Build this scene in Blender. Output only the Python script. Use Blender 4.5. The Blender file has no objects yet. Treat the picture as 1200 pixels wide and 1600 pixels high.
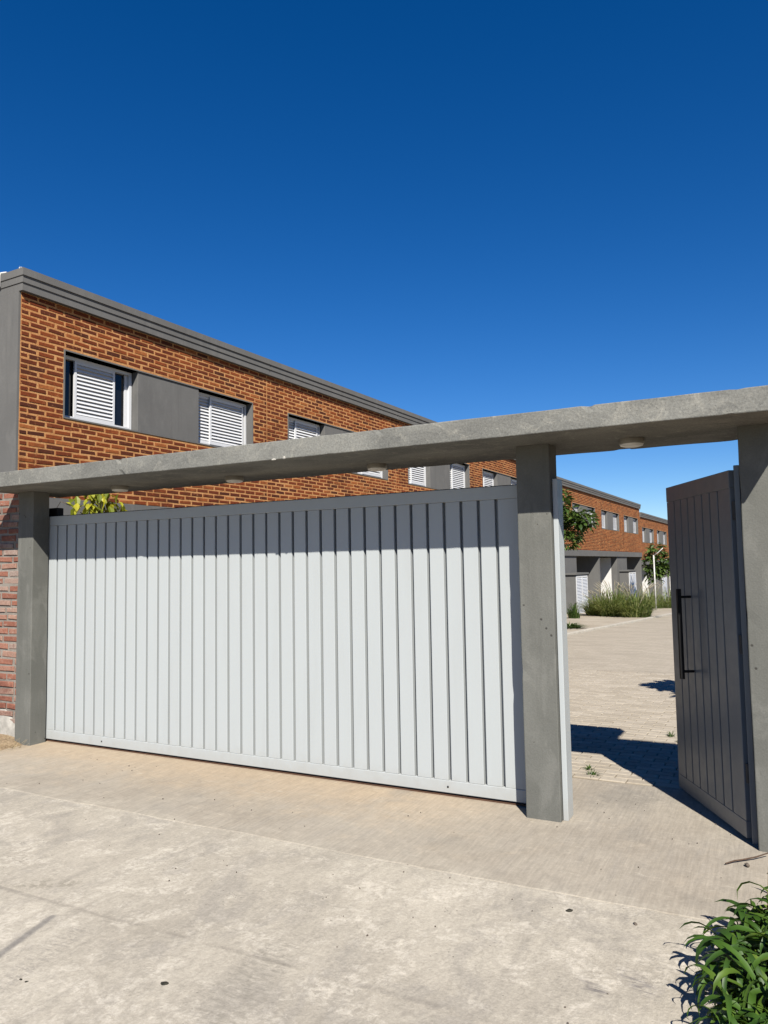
import bpy, bmesh, math, random
from mathutils import Vector, Matrix, Euler, noise

rnd = random.Random(7)
scene = bpy.context.scene
COL = scene.collection

# ------------------------------------------------------------------ camera
F_PX, YAW, PITCH, ROLL, CAM_H = 1168.88, 0.4832, 0.0733, -0.017, 1.65
fw = Vector((-math.sin(YAW) * math.cos(PITCH), math.cos(YAW) * math.cos(PITCH), math.sin(PITCH)))
rt = Vector((math.cos(YAW), math.sin(YAW), 0))
up = rt.cross(fw)
rt2 = math.cos(ROLL) * rt + math.sin(ROLL) * up
up2 = -math.sin(ROLL) * rt + math.cos(ROLL) * up
cam_data = bpy.data.cameras.new('camera')
cam = bpy.data.objects.new('camera', cam_data)
COL.objects.link(cam)
cam.matrix_world = Matrix(((rt2.x, up2.x, -fw.x, 0), (rt2.y, up2.y, -fw.y, 0), (rt2.z, up2.z, -fw.z, CAM_H), (0, 0, 0, 1)))
cam_data.sensor_fit = 'VERTICAL'
cam_data.sensor_height = 36.0
cam_data.lens = F_PX / 1600 * 36.0
cam_data.clip_start = 0.05
cam_data.clip_end = 3000
scene.camera = cam

# ------------------------------------------------------------------ light
SUN = Vector((0.68, -1.0, 1.08)).normalized()
elev = math.asin(SUN.z)
world = bpy.data.worlds.new('World')
scene.world = world
world.use_nodes = True
wn = world.node_tree.nodes
wl = world.node_tree.links
bg = wn['Background']
sky = wn.new('ShaderNodeTexSky')
sky.sky_type = 'NISHITA'
sky.sun_disc = False
sky.sun_elevation = elev
sky.sun_rotation = math.atan2(SUN.x, SUN.y)
sky.altitude = 1600
sky.air_density = 1.0
sky.dust_density = 0.1
sky.ozone_density = 4.0
hsv = wn.new('ShaderNodeHueSaturation')
hsv.inputs['Saturation'].default_value = 1.34
hsv.inputs['Hue'].default_value = 0.509
wl.new(sky.outputs['Color'], hsv.inputs['Color'])
wl.new(hsv.outputs['Color'], bg.inputs['Color'])
bg.inputs['Strength'].default_value = 0.056
sun_data = bpy.data.lights.new('sun', 'SUN')
sun_data.energy = 5.0
sun_data.angle = math.radians(0.53)
sun_data.color = (1.0, 0.95, 0.87)
sun = bpy.data.objects.new('sun', sun_data)
COL.objects.link(sun)
sun.rotation_euler = (-SUN).to_track_quat('-Z', 'Y').to_euler()
sun.location = (5, -8, 12)
vs = scene.view_settings
vs.view_transform = 'Standard'
vs.look = 'None'
vs.exposure = 1.0
vs.gamma = 1.0
vs.use_curve_mapping = False
scene.cycles.diffuse_bounces = 1

# ------------------------------------------------------------------ material helpers
class NT:
    """Small wrapper for building node materials."""
    def __init__(self, name, k=0.52):
        self.k = k          # scale from swatch values to albedo at this exposure
        self.m = bpy.data.materials.new(name)
        self.m.use_nodes = True
        self.n = self.m.node_tree.nodes
        self.l = self.m.node_tree.links
        self.b = self.n['Principled BSDF']
        self.out = self.n['Material Output']
        self.b.inputs['Specular IOR Level'].default_value = 0.3
    def put(self, sock, v):
        if isinstance(v, bpy.types.NodeSocket):
            self.l.new(v, sock)
        elif isinstance(v, (tuple, list)) and len(v) == 3 and sock.type == 'RGBA':
            sock.default_value = (*(c * self.k for c in v), 1)
        else:
            sock.default_value = v
    def pos(self):
        return self.n.new('ShaderNodeNewGeometry').outputs['Position']
    def local(self):
        return self.n.new('ShaderNodeTexCoord').outputs['Object']
    def mapping(self, vec, scale=(1, 1, 1), rot=(0, 0, 0), loc=(0, 0, 0)):
        m = self.n.new('ShaderNodeMapping')
        self.l.new(vec, m.inputs['Vector'])
        m.inputs['Scale'].default_value = scale
        m.inputs['Rotation'].default_value = rot
        m.inputs['Location'].default_value = loc
        return m.outputs['Vector']
    def noise(self, vec, scale, detail=4, rough=0.55, dist=0.0):
        t = self.n.new('ShaderNodeTexNoise')
        self.l.new(vec, t.inputs['Vector'])
        t.inputs['Scale'].default_value = scale
        t.inputs['Detail'].default_value = detail
        t.inputs['Roughness'].default_value = rough
        t.inputs['Distortion'].default_value = dist
        return t.outputs['Fac']
    def voronoi(self, vec, scale, feature='F1', out='Distance'):
        t = self.n.new('ShaderNodeTexVoronoi')
        t.feature = feature
        self.l.new(vec, t.inputs['Vector'])
        t.inputs['Scale'].default_value = scale
        return t.outputs[out]
    def ramp(self, fac, stops):
        r = self.n.new('ShaderNodeValToRGB')
        el = r.color_ramp.elements
        while len(el) < len(stops):
            el.new(0.5)
        for e, (p, c) in zip(el, stops):
            e.position = p
            e.color = (*(q * self.k for q in c), 1) if isinstance(c, (tuple, list)) else (c, c, c, 1)
        self.put(r.inputs['Fac'], fac)
        return r.outputs['Color']
    def step(self, fac, lo, hi):
        r = self.n.new('ShaderNodeMapRange')
        r.interpolation_type = 'SMOOTHSTEP'
        self.put(r.inputs['Value'], fac)
        r.inputs['From Min'].default_value = lo
        r.inputs['From Max'].default_value = hi
        return r.outputs['Result']
    def mix(self, fac, a, b, mode='MIX'):
        m = self.n.new('ShaderNodeMix')
        m.data_type = 'RGBA'
        m.blend_type = mode
        self.put(m.inputs[0], fac)
        self.put(m.inputs[6], a)
        self.put(m.inputs[7], b)
        return m.outputs[2]
    def math(self, op, a, b=0.0, c=0.0, clamp=False):
        m = self.n.new('ShaderNodeMath')
        m.operation = op
        m.use_clamp = clamp
        for i, v in enumerate((a, b, c)):
            self.put(m.inputs[i], v)
        return m.outputs[0]
    def sep(self, vec):
        s = self.n.new('ShaderNodeSeparateXYZ')
        self.l.new(vec, s.inputs[0])
        return s.outputs
    def rand(self):
        """A number per brick, plank or leaf: per object, and per island in joined meshes."""
        o = self.n.new('ShaderNodeObjectInfo').outputs['Random']
        g = self.n.new('ShaderNodeNewGeometry').outputs['Random Per Island']
        return self.math('FRACT', self.math('ADD', self.math('MULTIPLY', o, 7.31), self.math('MULTIPLY', g, 3.77)))
    def bump(self, h, strength, dist):
        b = self.n.new('ShaderNodeBump')
        b.inputs['Strength'].default_value = strength
        b.inputs['Distance'].default_value = dist
        self.put(b.inputs['Height'], h)
        self.l.new(b.outputs['Normal'], self.b.inputs['Normal'])
    def done(self, col=None, rough=None, spec=None, metal=None):
        if col is not None:
            self.put(self.b.inputs['Base Color'], col)
        if rough is not None:
            self.put(self.b.inputs['Roughness'], rough)
        if spec is not None:
            self.b.inputs['Specular IOR Level'].default_value = spec
        if metal is not None:
            self.b.inputs['Metallic'].default_value = metal
        return self.m

M = {}

def mat_render(name, c0, c1, c2, bump=0.25, sc=1.0):
    """Painted cement render or cast concrete: blotches, trowel marks, fine grain."""
    t = NT(name)
    p = t.pos()
    big = t.noise(p, 1.1 * sc, 5, 0.6)
    mid = t.noise(t.mapping(p, (1, 1, 0.45)), 6 * sc, 6, 0.65, 0.6)
    fine = t.noise(p, 90, 3, 0.7)
    c = t.mix(t.step(big, 0.3, 0.7), c0, c1)
    c = t.mix(t.math('MULTIPLY', t.step(mid, 0.48, 0.68), 0.75), c, c2)
    drip = t.noise(t.mapping(p, (9, 9, 0.5)), 1.0, 5, 0.7)
    c = t.mix(t.math('MULTIPLY', t.step(drip, 0.52, 0.72), 0.3), c, tuple(q * 0.7 for q in c0))
    c = t.mix(0.35, c, t.ramp(fine, [(0.25, 0.35), (0.75, 0.65)]), 'OVERLAY')
    pit = t.math('MULTIPLY', t.step(t.voronoi(p, 17), 0.17, 0.09), t.step(t.noise(p, 4.3, 2, 0.5), 0.57, 0.63))
    c = t.mix(t.math('MULTIPLY', pit, 0.8 if bump > .2 else 0.0), c, (0.05, 0.045, 0.04))
    h = t.math('ADD', t.math('MULTIPLY', mid, 0.6), t.math('MULTIPLY', fine, 0.5))
    t.bump(t.math('SUBTRACT', h, t.math('MULTIPLY', pit, 0.8 if bump > .2 else 0.0)), bump, 0.01)
    return t.done(c, 0.9, 0.2)

M['render'] = mat_render('grey cement render', (0.175, 0.178, 0.168), (0.215, 0.218, 0.203), (0.25, 0.25, 0.232))
M['pillar'] = mat_render('grey pillar render', (0.175, 0.176, 0.157), (0.222, 0.222, 0.2), (0.255, 0.253, 0.228), 0.3)
M['house_grey'] = mat_render('house grey paint', (0.175, 0.172, 0.165), (0.2, 0.197, 0.188), (0.215, 0.21, 0.2), 0.12)

def mat_slab():
    t = NT('weathered concrete slab')
    p = t.pos()
    big = t.noise(t.mapping(p, (0.7, 1, 1.6)), 2.2, 6, 0.62, 0.5)
    blotch = t.noise(p, 7.5, 6, 0.7, 1.0)
    fine = t.noise(p, 70, 4, 0.75)
    pit = t.voronoi(p, 55)
    c = t.mix(t.step(big, 0.32, 0.68), (0.2, 0.2, 0.184), (0.31, 0.308, 0.278))
    c = t.mix(t.math('MULTIPLY', t.step(blotch, 0.5, 0.72), 0.65), c, (0.45, 0.435, 0.375))
    c = t.mix(t.math('MULTIPLY', t.step(blotch, 0.42, 0.25), 0.5), c, (0.13, 0.13, 0.125))
    c = t.mix(0.55, c, t.ramp(fine, [(0.3, 0.26), (0.7, 0.74)]), 'OVERLAY')
    scratch = t.noise(t.mapping(p, (2.2, 2.2, 5), (0.3, 0.5, 0)), 9, 6, 0.75, 1.5)
    c = t.mix(t.math('MULTIPLY', t.step(scratch, 0.6, 0.7), 0.6), c, (0.52, 0.5, 0.44))
    pits = t.math('MULTIPLY', t.step(pit, 0.16, 0.06), t.step(blotch, 0.45, 0.6))
    c = t.mix(t.math('MULTIPLY', pits, 0.6), c, (0.09, 0.085, 0.08))
    h = t.math('ADD', t.math('MULTIPLY', blotch, 0.7), t.math('MULTIPLY', fine, 0.45))
    t.bump(t.math('SUBTRACT', h, t.math('MULTIPLY', pits, 0.6)), 0.45, 0.012)
    return t.done(c, 0.93, 0.2)
M['slab'] = mat_slab()

def mat_brick(name, stops, smear, smear_amt, rough=0.9, dark=(0.1, 0.03, 0.012)):
    t = NT(name)
    p = t.pos()
    r = t.rand()
    c = t.ramp(r, stops)
    n1 = t.noise(p, 24, 5, 0.7, 0.4)
    n2 = t.noise(p, 5.5, 4, 0.6)
    n3 = t.noise(p, 110, 2, 0.7)
    c = t.mix(t.math('MULTIPLY', t.step(n1, 0.52, 0.3), 0.55), c, dark)
    sm = t.math('MULTIPLY', t.step(n1, 0.56, 0.68), t.step(n2, 0.42, 0.66))
    c = t.mix(t.math('MULTIPLY', sm, smear_amt), c, smear)
    soot = t.math('MULTIPLY', t.step(t.noise(p, 1.3, 5, 0.7, 0.6), 0.46, 0.68), t.step(t.noise(p, 7, 4, 0.7), 0.35, 0.62))
    c = t.mix(t.math('MULTIPLY', soot, 0.62), c, dark)
    c = t.mix(0.55, c, t.ramp(n3, [(0.25, 0.25), (0.75, 0.75)]), 'OVERLAY')
    t.bump(t.math('ADD', n1, t.math('MULTIPLY', n3, 0.4)), 0.5, 0.006)
    return t.done(c, rough, 0.2)

M['brick'] = mat_brick('red brown facing brick', [(0.0, (0.085, 0.022, 0.011)), (0.3, (0.17, 0.034, 0.01)), (0.65, (0.25, 0.052, 0.013)), (0.85, (0.32, 0.076, 0.018)), (1.0, (0.46, 0.15, 0.042))], (0.62, 0.3, 0.115), 0.9)
M['old_brick'] = mat_brick('weathered pink brick', [(0.0, (0.3, 0.12, 0.08)), (0.35, (0.42, 0.18, 0.12)), (0.6, (0.46, 0.27, 0.2)), (0.8, (0.45, 0.33, 0.27)), (1.0, (0.36, 0.29, 0.25))], (0.5, 0.45, 0.38), 1.0, dark=(0.2, 0.07, 0.05))

def mat_mortar(name, a, b, c_):
    t = NT(name)
    p = t.pos()
    n1 = t.noise(p, 4, 5, 0.65)
    n2 = t.noise(p, 45, 4, 0.7)
    c = t.mix(t.step(n1, 0.3, 0.7), a, b)
    c = t.mix(t.math('MULTIPLY', t.step(n2, 0.46, 0.7), 0.7), c, c_)
    soot = t.math('MULTIPLY', t.step(t.noise(p, 1.3, 5, 0.7, 0.6), 0.46, 0.68), t.step(t.noise(p, 7, 4, 0.7), 0.35, 0.62))
    c = t.mix(t.math('MULTIPLY', soot, 0.5), c, tuple(q * 0.5 for q in c_))
    t.bump(n2, 0.6, 0.008)
    return t.done(c, 0.95, 0.1)
M['mortar'] = mat_mortar('tan mortar', (0.64, 0.3, 0.112), (0.78, 0.42, 0.175), (0.42, 0.15, 0.048))
M['old_mortar'] = mat_mortar('grey lime mortar', (0.32, 0.29, 0.25), (0.42, 0.38, 0.33), (0.24, 0.2, 0.17))

def mat_paint(name, base, dirt, rough=0.42, dirt_amt=0.25, streak=True):
    t = NT(name)
    p = t.pos()
    n = t.noise(t.mapping(p, (3, 3, 0.35)), 2.5, 5, 0.65)
    n2 = t.noise(p, 14, 5, 0.7)
    r = t.rand()
    c = t.mix(t.math('MULTIPLY', t.step(n, 0.45, 0.8), dirt_amt), base, dirt)
    c = t.mix(t.math('MULTIPLY', t.step(n2, 0.55, 0.8), dirt_amt * 0.5), c, dirt)
    c = t.mix(t.math('MULTIPLY', r, 0.06), c, (0.5, 0.5, 0.5))
    z = t.sep(p)[2]
    low = t.math('MULTIPLY', t.step(t.math('ADD', z, t.math('MULTIPLY', n2, 0.25)), 0.34, 0.1), 0.35)
    c = t.mix(low, c, (0.45, 0.41, 0.35))
    t.bump(t.noise(t.mapping(p, (1, 1, 0.25)), 9, 3, 0.5), 0.12, 0.006)
    return t.done(c, t.ramp(n2, [(0.3, rough - 0.06), (0.8, rough + 0.12)]), 0.4)
M['gate_paint'] = mat_paint('pale grey gate paint', (0.615, 0.655, 0.66), (0.52, 0.54, 0.53))
M['shaded_gate_paint'] = mat_paint('gate paint darkened as in shade', (0.185, 0.215, 0.245), (0.16, 0.172, 0.182), 0.36)  # same paint as the gate, its shade put into a darker colour
M['white_metal'] = mat_paint('white aluminium', (0.94, 0.95, 0.96), (0.8, 0.79, 0.76), 0.35, 0.15)

def mat_plain(name, col, rough=0.6, spec=0.3, var=0.2, sc=8, metal=0.0):
    t = NT(name)
    n = t.noise(t.pos(), sc, 4, 0.65)
    a = tuple(c * (1 - var) for c in col)
    b = tuple(min(1, c * (1 + var)) for c in col)
    return t.done(t.mix(t.step(n, 0.3, 0.7), a, b), rough, spec, metal)
M['black_metal'] = mat_plain('black painted metal', (0.012, 0.012, 0.013), 0.6, 0.15)
M['dark_steel'] = mat_plain('dark steel', (0.05, 0.05, 0.05), 0.55)
M['rust'] = mat_plain('rusty steel', (0.12, 0.06, 0.035), 0.8)
M['lamp_ring'] = mat_plain('beige lamp housing', (0.34, 0.32, 0.27), 0.5)
M['lamp_glass'] = mat_plain('frosted lamp glass', (0.95, 0.93, 0.88), 0.35, 0.5, 0.05)
M['glass'] = mat_plain('dark window glass', (0.012, 0.013, 0.015), 0.06, 0.5)
M['dark_room'] = mat_plain('dim interior wall', (0.1, 0.1, 0.1), 0.9)
M['white_wall'] = mat_plain('white wall paint', (0.92, 0.91, 0.88), 0.85, 0.2, 0.05)
M['white_pole'] = mat_plain('white painted pole', (0.78, 0.77, 0.73), 0.5)
M['bark'] = mat_plain('grey brown bark', (0.14, 0.105, 0.075), 0.9, 0.2, 0.4, 30)
M['stone'] = mat_plain('pebble stone', (0.16, 0.13, 0.105), 0.9, 0.2, 0.4, 60)
M['dead_leaf'] = mat_plain('dark dead leaf', (0.045, 0.042, 0.03), 0.8, 0.2, 0.4, 60)
M['twig'] = mat_plain('dry twig', (0.13, 0.085, 0.06), 0.9, 0.2, 0.3, 50)
M['plaster'] = mat_plain('flaking white plaster', (0.6, 0.57, 0.51), 0.95, 0.1, 0.2, 12)
M['kerb'] = mat_plain('pale kerb concrete', (0.62, 0.57, 0.48), 0.9, 0.2, 0.12, 6)

def mat_leaf(name, c0, c1, c2, gloss=0.4, trans=0.3, back=None):
    t = NT(name, 0.72)
    r = t.rand()
    n = t.noise(t.pos(), 9, 3, 0.6)
    c = t.ramp(r, [(0.0, c0), (0.55, c1), (1.0, c2)])
    c = t.mix(t.math('MULTIPLY', t.step(n, 0.4, 0.7), 0.4), c, c0)
    t.done(c, gloss, 0.35)
    tr = t.n.new('ShaderNodeBsdfTranslucent')
    t.put(tr.inputs['Color'], t.mix(0.5, c, (c2[0] * 1.6, c2[1] * 1.5, c2[2]), 'MIX'))
    mx = t.n.new('ShaderNodeMixShader')
    mx.inputs[0].default_value = trans
    t.l.new(t.b.outputs[0], mx.inputs[1])
    t.l.new(tr.outputs[0], mx.inputs[2])
    t.l.new(mx.outputs[0], t.out.inputs['Surface'])
    return t.m
M['strap_leaf'] = mat_leaf('glossy strap leaf', (0.03, 0.075, 0.01), (0.055, 0.125, 0.014), (0.13, 0.2, 0.022), 0.5, 0.22)
M['tree_leaf'] = mat_leaf('broad tree leaf', (0.035, 0.07, 0.014), (0.06, 0.11, 0.02), (0.12, 0.17, 0.035), 0.4, 0.25)
M['yellow_leaf'] = mat_leaf('yellow green leaf', (0.12, 0.16, 0.015), (0.3, 0.33, 0.02), (0.5, 0.46, 0.03), 0.5, 0.35)
M['grass_blade'] = mat_leaf('fountain grass blade', (0.06, 0.11, 0.02), (0.14, 0.21, 0.045), (0.4, 0.42, 0.17), 0.55, 0.4)
M['plume'] = mat_leaf('pale grass plume', (0.36, 0.31, 0.2), (0.48, 0.42, 0.3), (0.58, 0.52, 0.4), 0.8, 0.3)
M['dry_grass'] = mat_leaf('dry straw', (0.3, 0.22, 0.12), (0.4, 0.31, 0.17), (0.5, 0.4, 0.24), 0.8, 0.2)

def stain_shade_mask(t, p, a, b, w0, w1):
    """Soft mask round the ground segment a-b."""
    s = t.sep(p)
    ax, ay = a
    dx, dy = b[0] - a[0], b[1] - a[1]
    L2 = dx * dx + dy * dy
    rx = t.math('SUBTRACT', s[0], ax)
    ry = t.math('SUBTRACT', s[1], ay)
    k = t.math('DIVIDE', t.math('ADD', t.math('MULTIPLY', rx, dx), t.math('MULTIPLY', ry, dy)), L2, clamp=True)
    ex = t.math('SUBTRACT', rx, t.math('MULTIPLY', k, dx))
    ey = t.math('SUBTRACT', ry, t.math('MULTIPLY', k, dy))
    d = t.math('SQRT', t.math('ADD', t.math('MULTIPLY', ex, ex), t.math('MULTIPLY', ey, ey)))
    return t.step(d, w1, w0)

def mat_concrete(name, kind):
    t = NT(name, 0.66)
    p = t.pos()
    rot = (0, 0, math.radians(-14))
    streak = t.noise(t.mapping(p, (7, 0.9, 1), rot), 1.3, 6, 0.68, 0.5)
    brush = t.noise(t.mapping(p, (60, 4, 1), rot), 1.0, 4, 0.7)
    big = t.noise(p, 0.75, 5, 0.6, 0.4)
    mid = t.noise(p, 3.6, 7, 0.7, 0.6)
    fine = t.noise(p, 60, 5, 0.75)
    grit = t.noise(p, 170, 2, 0.6)
    if kind == 'apron':
        c = t.mix(t.step(big, 0.32, 0.66), (0.36, 0.315, 0.253), (0.42, 0.375, 0.307))
        c = t.mix(t.math('MULTIPLY', t.step(streak, 0.48, 0.72), 0.6), c, (0.36, 0.325, 0.275))
        c = t.mix(t.math('MULTIPLY', t.step(mid, 0.52, 0.7), 0.45), c, (0.47, 0.405, 0.315))
        # reddish dust washed along the gate
        y = t.sep(p)[1]
        x = t.sep(p)[0]
        band = t.math('MULTIPLY', t.step(t.math('ADD', y, t.math('MULTIPLY', mid, 0.9)), 4.55, 5.45), t.step(x, -1.2, -2.6))
        c = t.mix(t.math('MULTIPLY', band, 0.55), c, (0.5, 0.375, 0.24))
        c = t.mix(t.math('MULTIPLY', t.step(t.noise(p, 1.7, 4, 0.6), 0.56, 0.72), 0.45), c, (0.30, 0.275, 0.235))
        c = t.mix(t.math('MULTIPLY', t.math('MULTIPLY', stain_shade_mask(t, p, (-1.1, 5.45), (-0.9, 5.75), 0.05, 0.42), t.step(mid, 0.35, 0.6)), 0.55), c, (0.23, 0.215, 0.19))
        edge = t.math('MULTIPLY', t.step(t.math('ADD', y, t.math('MULTIPLY', big, 0.3)), 4.25, 3.95), t.math('MULTIPLY', t.step(mid, 0.38, 0.6), 0.7))
        c = t.mix(edge, c, (0.47, 0.425, 0.35))
        t.bump(t.math('ADD', t.math('MULTIPLY', brush, 0.5), t.math('ADD', t.math('MULTIPLY', mid, 0.8), t.math('MULTIPLY', fine, 0.35))), 0.35, 0.008)
        sw = t.noise(t.mapping(p, (5, 26, 1), (0, 0, math.radians(38))), 1.0, 5, 0.72, 0.8)
        c = t.mix(t.math('MULTIPLY', t.math('MULTIPLY', t.step(sw, 0.56, 0.66), t.step(mid, 0.4, 0.6)), 0.5), c, (0.55, 0.5, 0.41))
        c = t.mix(0.32, c, t.ramp(t.noise(p, 11, 6, 0.75, 0.7), [(0.3, 0.34), (0.7, 0.66)]), 'OVERLAY')
        c = t.mix(0.4, c, t.ramp(brush, [(0.3, 0.34), (0.7, 0.66)]), 'OVERLAY')
        c = t.mix(0.35, c, t.ramp(fine, [(0.25, 0.34), (0.75, 0.66)]), 'OVERLAY')
    else:
        c = t.mix(t.step(big, 0.3, 0.68), (0.42, 0.378, 0.31), (0.535, 0.485, 0.4))
        c = t.mix(t.math('MULTIPLY', t.step(streak, 0.45, 0.7), 0.55), c, (0.37, 0.335, 0.28))
        crust = t.math('MULTIPLY', t.step(mid, 0.48, 0.6), t.step(t.noise(p, 22, 5, 0.75, 0.5), 0.42, 0.56))
        c = t.mix(t.math('MULTIPLY', crust, 0.55), c, (0.7, 0.64, 0.54))
        pale = t.noise(t.mapping(p, (1.2, 1, 1), (0, 0, 0.6)), 1.5, 6, 0.72, 1.2)
        c = t.mix(t.math('MULTIPLY', t.step(pale, 0.5, 0.64), 0.55), c, (0.35, 0.32, 0.275))
        scab = t.noise(t.mapping(p, (3.0, 1.6, 1), rot), 6, 6, 0.75, 0.8)
        c = t.mix(t.math('MULTIPLY', t.step(scab, 0.6, 0.66), 0.4), c, (0.33, 0.295, 0.24))
        c = t.mix(0.42, c, t.ramp(t.noise(t.mapping(p, (1.6, 1, 1), rot), 13, 7, 0.8, 0.8), [(0.3, 0.3), (0.7, 0.7)]), 'OVERLAY')
        # scattered pits in patches
        v = t.voronoi(p, 38)
        pits = t.math('MULTIPLY', t.step(v, 0.17, 0.07), t.step(t.noise(p, 2.1, 3, 0.6), 0.55, 0.66))
        c = t.mix(t.math('MULTIPLY', pits, 0.75), c, (0.13, 0.11, 0.09))
        # old damp patch, tyre scuffs and the painted shadow line of the slab step lower left
        c = t.mix(t.math('MULTIPLY', t.math('MULTIPLY', stain_shade_mask(t, p, (-3.62, 2.74), (-3.42, 2.84), 0.01, 0.1), t.step(t.noise(p, 14, 5, 0.7), 0.47, 0.56)), 0.75), c, (0.3, 0.27, 0.215))
        c = t.mix(t.math('MULTIPLY', stain_shade_mask(t, p, (-3.16, 2.53), (-2.99, 1.95), 0.006, 0.032), 0.65), c, (0.17, 0.16, 0.155))
        jn = t.math('MULTIPLY', stain_shade_mask(t, p, (-6.0, 2.60), (-0.3, 2.70), 0.004, 0.03), t.step(t.noise(p, 3.3, 5, 0.7), 0.42, 0.56))
        c = t.mix(t.math('MULTIPLY', jn, 0.55), c, (0.26, 0.235, 0.2))
        tread = t.math('MULTIPLY', stain_shade_mask(t, p, (-2.93, 2.5), (-2.8, 1.9), 0.02, 0.08), t.step(t.noise(t.mapping(p, (20, 60, 1), rot), 1, 3, 0.6), 0.45, 0.6))
        c = t.mix(t.math('MULTIPLY', tread, 0.4), c, (0.26, 0.24, 0.215))
        tread2 = t.math('MULTIPLY', stain_shade_mask(t, p, (-2.0, 2.75), (-1.85, 1.9), 0.05, 0.16), t.step(t.noise(t.mapping(p, (14, 55, 1), rot), 1, 3, 0.6), 0.45, 0.6))
        c = t.mix(t.math('MULTIPLY', tread2, 0.45), c, (0.28, 0.255, 0.21))
        sc_n = t.step(t.noise(t.mapping(p, (8, 40, 1), (0, 0, 0.5)), 1, 4, 0.7), 0.4, 0.65)
        smudge = t.math('ADD', stain_shade_mask(t, p, (-0.76, 3.08), (-0.69, 3.04), 0.0, 0.06), stain_shade_mask(t, p, (-0.62, 3.21), (-0.52, 3.13), 0.0, 0.08), clamp=True)
        c = t.mix(t.math('MULTIPLY', t.math('MULTIPLY', smudge, sc_n), 0.7), c, (0.14, 0.13, 0.135))
        t.bump(t.math('SUBTRACT', t.math('ADD', t.math('MULTIPLY', mid, 1.0), t.math('ADD', t.math('MULTIPLY', fine, 0.55), t.math('MULTIPLY', scab, 0.5))), pits), 0.55, 0.01)
        c = t.mix(0.5, c, t.ramp(fine, [(0.25, 0.3), (0.75, 0.7)]), 'OVERLAY')
    c = t.mix(t.math('MULTIPLY', t.step(grit, 0.7, 0.78), 0.5), c, (0.2, 0.17, 0.14))
    return t.done(c, 0.95, 0.15)
M['apron'] = mat_concrete('smooth apron concrete', 'apron')
M['rough_concrete'] = mat_concrete('rough worn concrete', 'rough')

def mat_soil():
    t = NT('sandy soil', 0.62)
    p = t.pos()
    n1 = t.noise(p, 2.5, 6, 0.65)
    n2 = t.noise(p, 40, 5, 0.75)
    c = t.mix(t.step(n1, 0.3, 0.7), (0.36, 0.25, 0.15), (0.48, 0.36, 0.23))
    c = t.mix(0.6, c, t.ramp(n2, [(0.25, 0.25), (0.75, 0.75)]), 'OVERLAY')
    t.bump(t.math('ADD', n1, n2), 0.8, 0.03)
    return t.done(c, 0.97, 0.1)
M['soil'] = mat_soil()

def mat_paver():
    t = NT('sand coloured paver', 0.62)
    p = t.pos()
    r = t.rand()
    n = t.noise(p, 30, 5, 0.7)
    n2 = t.noise(p, 2.2, 4, 0.6)
    c = t.ramp(r, [(0, (0.42, 0.365, 0.287)), (0.5, (0.47, 0.413, 0.33)), (1, (0.52, 0.46, 0.372))])
    c = t.mix(t.math('MULTIPLY', t.step(n2, 0.4, 0.7), 0.35), c, (0.37, 0.32, 0.25))
    c = t.mix(0.4, c, t.ramp(n, [(0.25, 0.3), (0.75, 0.7)]), 'OVERLAY')
    t.bump(n, 0.5, 0.005)
    return t.done(c, 0.95, 0.15)
M['paver'] = mat_paver()

def mat_far_paving():
    t = NT('paved road surface', 0.62)
    p = t.pos()
    br = t.n.new('ShaderNodeTexBrick')
    t.l.new(p, br.inputs['Vector'])
    br.inputs['Scale'].default_value = 1.0
    br.inputs['Brick Width'].default_value = 0.2
    br.inputs['Row Height'].default_value = 0.1
    br.inputs['Mortar Size'].default_value = 0.004
    br.inputs['Color1'].default_value = (0.272, 0.24, 0.19, 1)
    br.inputs['Color2'].default_value = (0.318, 0.28, 0.226, 1)
    br.inputs['Mortar'].default_value = (0.235, 0.205, 0.16, 1)
    n = t.noise(t.mapping(p, (0.5, 1.6, 1)), 1.4, 6, 0.68)
    n2 = t.noise(p, 25, 4, 0.7)
    c = t.mix(t.math('MULTIPLY', t.step(n, 0.42, 0.7), 0.55), br.outputs['Color'], (0.36, 0.315, 0.25))
    c = t.mix(0.35, c, t.ramp(n2, [(0.25, 0.32), (0.75, 0.68)]), 'OVERLAY')
    t.bump(n2, 0.4, 0.006)
    return t.done(c, 0.95, 0.15)
M['road'] = mat_far_paving()
M['sand'] = mat_plain('joint sand', (0.34, 0.285, 0.21), 0.97, 0.1, 0.2, 20)

def mat_walk():
    t = NT('pale sidewalk concrete', 0.62)
    p = t.pos()
    n = t.noise(p, 1.2, 6, 0.68)
    n2 = t.noise(p, 30, 4, 0.7)
    c = t.mix(t.step(n, 0.35, 0.68), (0.42, 0.36, 0.28), (0.52, 0.46, 0.37))
    c = t.mix(0.35, c, t.ramp(n2, [(0.25, 0.32), (0.75, 0.68)]), 'OVERLAY')
    t.bump(n2, 0.4, 0.006)
    return t.done(c, 0.95, 0.15)
M['walk'] = mat_walk()

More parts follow.
